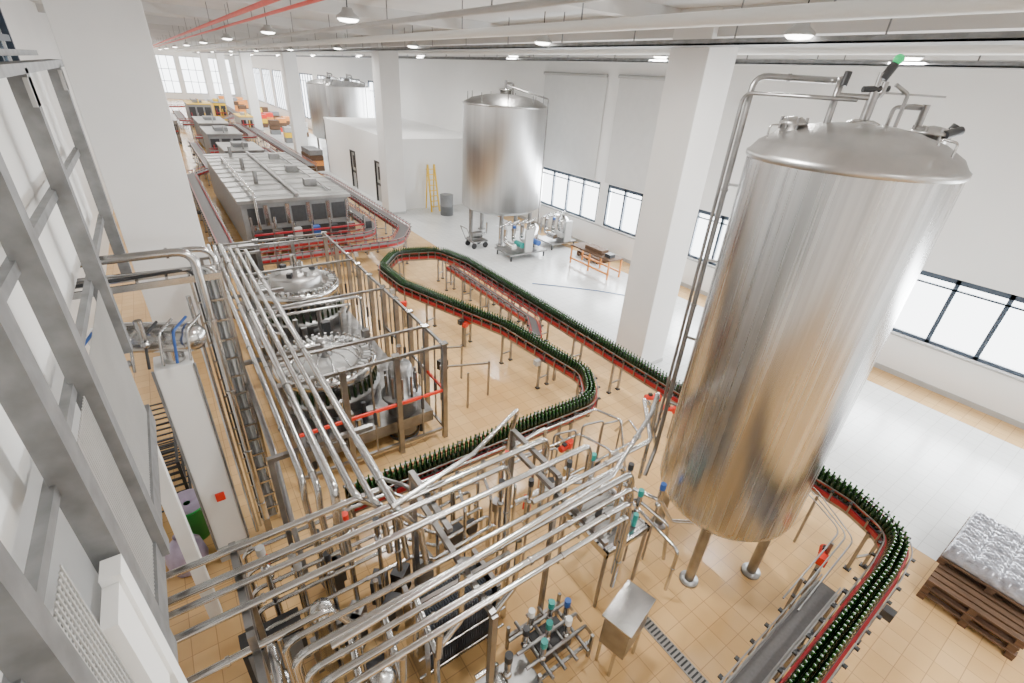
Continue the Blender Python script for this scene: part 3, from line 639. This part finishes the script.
b.cyl((-1.1,6.9,0),(-1.1,6.9,3.8),0.04,steel_d); b.bx(-1.2,-0.9,6.2,6.5,3.4,3.7,steel_d); b.done()
b=B('wire_storage_rack')
for x in (-1.45,-0.95):
    for y in (7.9,8.9,9.9): b.bx(x-0.025,x+0.025,y-0.025,y+0.025,0,1.1,dark)
for z in (0.15,0.6,1.08):
    for x in (-1.45,-0.95): b.bx(x-0.02,x+0.02,7.9,9.9,z-0.02,z+0.02,dark)
    for k in range(12): y=7.9+k*0.18; b.bx(-1.45,-0.95,y-0.012,y+0.012,z-0.012,z+0.012,dark)
b.done()
b=B('waste_bin'); b.lathe((-0.95,7.25,0),[(0.01,0.01),(0.2,0.0),(0.27,0.7),(0.29,0.7),(0.29,0.73),(0.25,0.72),(0.22,0.5),(0.01,0.5)],greenm,24); b.lathe((-0.95,7.25,0.5),[(0.24,0),(0.28,0.26),(0.2,0.3),(0.05,0.22)],purple,14); b.done()
b=B('plastic_sack'); b.lathe((-1.1,6.65,0),[(0.05,0),(0.25,0.03),(0.28,0.2),(0.25,0.42),(0.15,0.55),(0.06,0.6),(0.09,0.68)],purple,12); b.done()
b=B('downpipe'); b.tube([(-1.65,7.6,0),(-1.65,7.6,2.0),(-1.9,7.6,2.2),(-2.55,7.6,2.2)],0.07,galv,R=0.2,seg=14); b.lathe((-1.65,7.6,0.8),[(0.07,0),(0.1,0.01),(0.1,0.06),(0.07,0.07)],galv,16); b.lathe((-1.65,7.6,1.3),[(0.07,0),(0.1,0.01),(0.1,0.06),(0.07,0.07)],galv,16); b.done()
b=B('walkway_guard_frame')
X=-0.74
b.bar((X,-1.5,6.86),(X,8.3,6.86),0.12,0.07,galv); b.bar((X-0.16,-1.5,6.95),(X-0.16,8.3,6.95),0.05,0.05,galv)
b.bar((X-0.05,-1.5,3.55),(X-0.05,5.6,3.55),0.12,0.25,galv)
for y,w in ((0.9,0.06),(1.6,0.06),(2.62,0.09),(3.6,0.08),(5.5,0.07),(7.9,0.06)):
    b.bx(X-0.06,X+0.06,y-w,y+w,3.5 if y<5.4 else 4.4,6.86,galv); b.bx(X+0.03,X+0.06,y-w*1.5,y+w*1.5,6.6,6.8,lgrey)
b.bx(X-0.02,X+0.07,2.36,2.5,0,4.65,white); b.bx(X-0.02,X+0.05,2.1,2.36,3.7,4.6,white)
for z in (5.15,5.95): b.bar((X-0.06,-1.5,z),(X-0.06,8.0,z),0.05,0.07,galv)
for y0,y1 in ((0.95,1.55),(1.65,2.1),(2.72,3.5),(3.7,5.4)):
    n=int((y1-y0)/0.035)
    for k in range(n): yy=y0+(y1-y0)*(k+.5)/n; b.bx(X-0.01,X-0.004,yy-0.005,yy+0.005,3.7,5.1,lgrey)
    for k in range(39): zz=3.7+k*0.036; b.bx(X-0.018,X-0.01,y0,y1,zz-0.005,zz+0.005,lgrey)
b.bx(X-0.22,X-0.18,-1.5,8.3,5.1,6.8,white)
b.bx(XL,X-0.1,-1.5,5.6,3.3,3.42,lgrey)
b.bx(X-0.2,X-0.05,5.45,5.6,0,3.42,white); b.bx(X-0.25,X-0.1,0.9,1.05,0,3.42,white)
b.done()
b=B('concrete_pier'); b.bx(-2.55,-1.1,-1.5,5.6,3.43,6.8,colm) ; b.done()
b=B('office_glazing')
b.bx(-1.25,-1.2,-1.0,9.5,7.05,7.12,framem); b.bx(-1.25,-1.2,-1.0,9.5,8.15,8.2,framem)
for k in range(11): y=-1.0+k*1.04; b.bx(-1.26,-1.19,y-0.03,y+0.03,6.8,8.2,framem)
b.bx(-1.3,-1.28,-1.0,9.5,6.8,8.2,mat('tinted_glass',(0.10,0.14,0.18),0.08,0.0,noise=0.1)); b.done()

# ---------------------------------------------------------------- right side
def pallet(b,x0,x1,y0,y1,z):
    for k in range(3): y=y0+(y1-y0-0.1)*k/2; b.bx(x0,x1,y,y+0.1,z,z+0.02,wood); 
    for k in range(3):
        for j in range(3):
            y=y0+(y1-y0-0.1)*k/2; x=x0+(x1-x0-0.12)*j/2; b.bx(x,x+0.12,y,y+0.1,z+0.02,z+0.1,wood)
    n=int((x1-x0)/0.14)
    for k in range(n): x=x0+(x1-x0-0.11)*k/(n-1); b.bx(x,x+0.11,y0,y1,z+0.1,z+0.125,wood)
b=B('wooden_pallet')
for k in range(3): pallet(b,8.5+0.02*k,9.72,-1.25+0.03*(k%2),-0.05,0.13*k)
b.done()
b=B('shrink_wrapped_packs')
pallet(b,9.05,10.6,-1.35,-0.0,0.40)
for i in range(5):
    for j in range(4):
        x=9.1+i*0.28; y=-1.33+j*0.33
        for q in range(6): b.lathe((x+0.045+0.09*(q%3),y+0.07+0.15*(q//3),0.53),[(0.043,0),(0.045,0.2),(0.03,0.235),(0.001,0.24)],wrap,8)
        b.box((x+0.135,y+0.145,0.62),(0.275,0.32,0.2),wrap)
N=61; v=[];f=[]
for a in range(N):
    for c in range(N):
        edge=a in(0,N-1) or c in(0,N-1)
        u=(a/(N-1)*5)%1; w=(c/(N-1)*4)%1
        dz=-0.24 if edge else random.uniform(-0.006,0.006)-0.05*(max(0,1-min(u,1-u)*9)+max(0,1-min(w,1-w)*9))*0.6+0.014*math.sin(a*1.55)*math.sin(c*1.3)
        v.append((9.08+1.43*a/(N-1),-1.35+1.34*c/(N-1),0.79+dz))
for a in range(N-1):
    for c in range(N-1): f.append((a*N+c,(a+1)*N+c,(a+1)*N+c+1,a*N+c+1))
b.add(v,f,wrap,True)
b.done()
b=B('wooden_pallet')
for k in range(2): pallet(b,9.74,10.9,-1.25,-0.05,0.13*k)
b.done()
b=B('floor_drain_grate'); b.bx(4.28,4.46,0.2,2.4,0,0.012,drainm)
for k in range(36): b.bx(4.3,4.44,0.23+k*0.06,0.255+k*0.06,0.012,0.02,dark)
b.done()
b=B('guide_rail_frame')
for k in range(3): b.tube([(7.98-0.12*k,3.0,1.12),(7.98-0.12*k,1.7,1.12),(7.4,0.85+0.1*k,1.12),(5.5,0.75+0.1*k,1.12)],0.012,steel_d,R=0.3,seg=6)
for p in ((7.98,2.8),(7.8,1.6),(7.0,1.0),(6.0,0.95)): b.bx(p[0]-0.02,p[0]+0.02,p[1]-0.02,p[1]+0.02,0,1.15,steel_d)
b.done()
b=B('floor_hose'); b.tube([(10.9,13.7,0.015),(11.8,12.9,0.015),(12.8,11.9,0.015),(13.6,10.9,0.015)],0.015,cableblue,R=0.5,seg=6); b.done()
# ---------------------------------------------------------------- far-centre items
def skid(x0,y0,n,cols):
    b=B('cleaning_skid'); x1=x0+n*0.45+0.2
    b.bx(x0,x1,y0,y0+1.3,0.25,0.32,steel_d)
    for x in (x0+.1,x1-.1):
        for y in (y0+.1,y0+1.2): b.cyl((x,y,0),(x,y,0.26),0.04,dark,8)
    for i in range(n):
        x=x0+0.3+i*0.45; b.cyl((x,y0+.2,0.6),(x,y0+.7,0.6),0.13,cols[i%len(cols)],14); b.tube([(x,y0+.7,0.6),(x,y0+1,0.6),(x,y0+1,1.4),(x+0.3,y0+1,1.5)],0.05,steel,R=0.1); valve(b,x,y0+.9,0.8,cols[(i+2)%len(cols)],0.4,0.07)
    b.lathe((x1-.3,y0+.8,0),[(0.25,0.32),(0.28,0.4),(0.28,1.2),(0.1,1.35)],steel,20)
    b.tube([(x0+.2,y0+1.2,0.5),(x0+.2,y0+1.2,1.3),(x1-.2,y0+1.2,1.3),(x1-.2,y0+1.2,0.5)],0.05,steel); b.bx(x0+.8,x0+1.2,y0+.05,y0+.15,0.3,1.3,lgrey); b.done()
skid(11.5,16.1,4,[steel,teal,lgrey,blue,steel_d]); skid(14.2,16.6,3,[steel,lgrey,steel_d,blue])
b=B('mobile_pump_cart'); b.bx(10.9,11.7,18.3,19.0,0.3,0.36,steel_d); b.cyl((11.0,18.6,0.6),(11.5,18.6,0.6),0.16,steel_d); b.tube([(11.6,18.6,0.6),(11.8,18.6,0.6),(11.8,18.6,1.1)],0.04,steel); b.tube([(10.9,18.35,0.3),(10.6,18.35,1.0),(10.6,18.95,1.0),(10.9,18.95,0.3)],0.02,steel_d,R=0.05)
for x in (11.0,11.6):
    for y in (18.35,18.95): b.cyl((x,y-0.02,0.14),(x,y+0.02,0.14),0.14,dark,12)
b.done()
b=B('work_table'); b.bx(13.9,14.7,12.6,15.0,0.78,0.84,wood)
for x in (13.95,14.65):
    for y in (12.65,13.8,14.95): b.bx(x-0.03,x+0.03,y-0.03,y+0.03,0,0.8,orange)
b.bx(13.92,13.98,12.6,15,0.2,0.27,orange); b.bx(14.62,14.68,12.6,15,0.2,0.27,orange); b.bx(14.1,14.5,13.3,14.3,0.84,1.0,wood); b.bx(14.1,14.4,12.8,13.1,0.84,0.98,dark); b.done()
b=B('wooden_pallet'); 
for k in range(2): pallet(b,14.9,15.9,14.2,15.6,0.13*k)
b.done()
b=B('step_ladder')
for s in (0,0.5):
    b.bar((12.2+s,25.2,0),(12.35+s*0.8,25.9,2.5),0.08,0.06,yellow); b.bar((12.3+s,26.15,0.0),(12.35+s*0.8,25.95,2.5),0.06,0.05,yellow)
for k in range(8): z=0.3+k*0.28; b.bar((12.22,25.2+0.28*z,z),(12.75,25.2+0.28*z,z),0.1,0.03,yellow)
b.done()
b=B('waste_drum'); b.lathe((12.75,24.4,0),[(0.01,0),(0.36,0),(0.36,0.5),(0.38,0.51),(0.36,0.53),(0.36,1.1),(0.38,1.13),(0.3,1.15),(0.01,1.15)],grey,24); b.done()
b=B('stacked_crates')
for k in range(4):
    for j in range(3): b.bx(9.2+0.05*(k%2),10.2,39.5+j*0.9,40.25+j*0.9,0.38*k,0.38*k+0.35,[wood,orange,wood,grey][k])
b.done()

# ---------------------------------------------------------------- world
w=bpy.data.worlds.new('world'); bpy.context.scene.world=w; w.use_nodes=True
bg=w.node_tree.nodes['Background']; bg.inputs[0].default_value=(0.94,0.975,1,1); bg.inputs[1].default_value=7.0
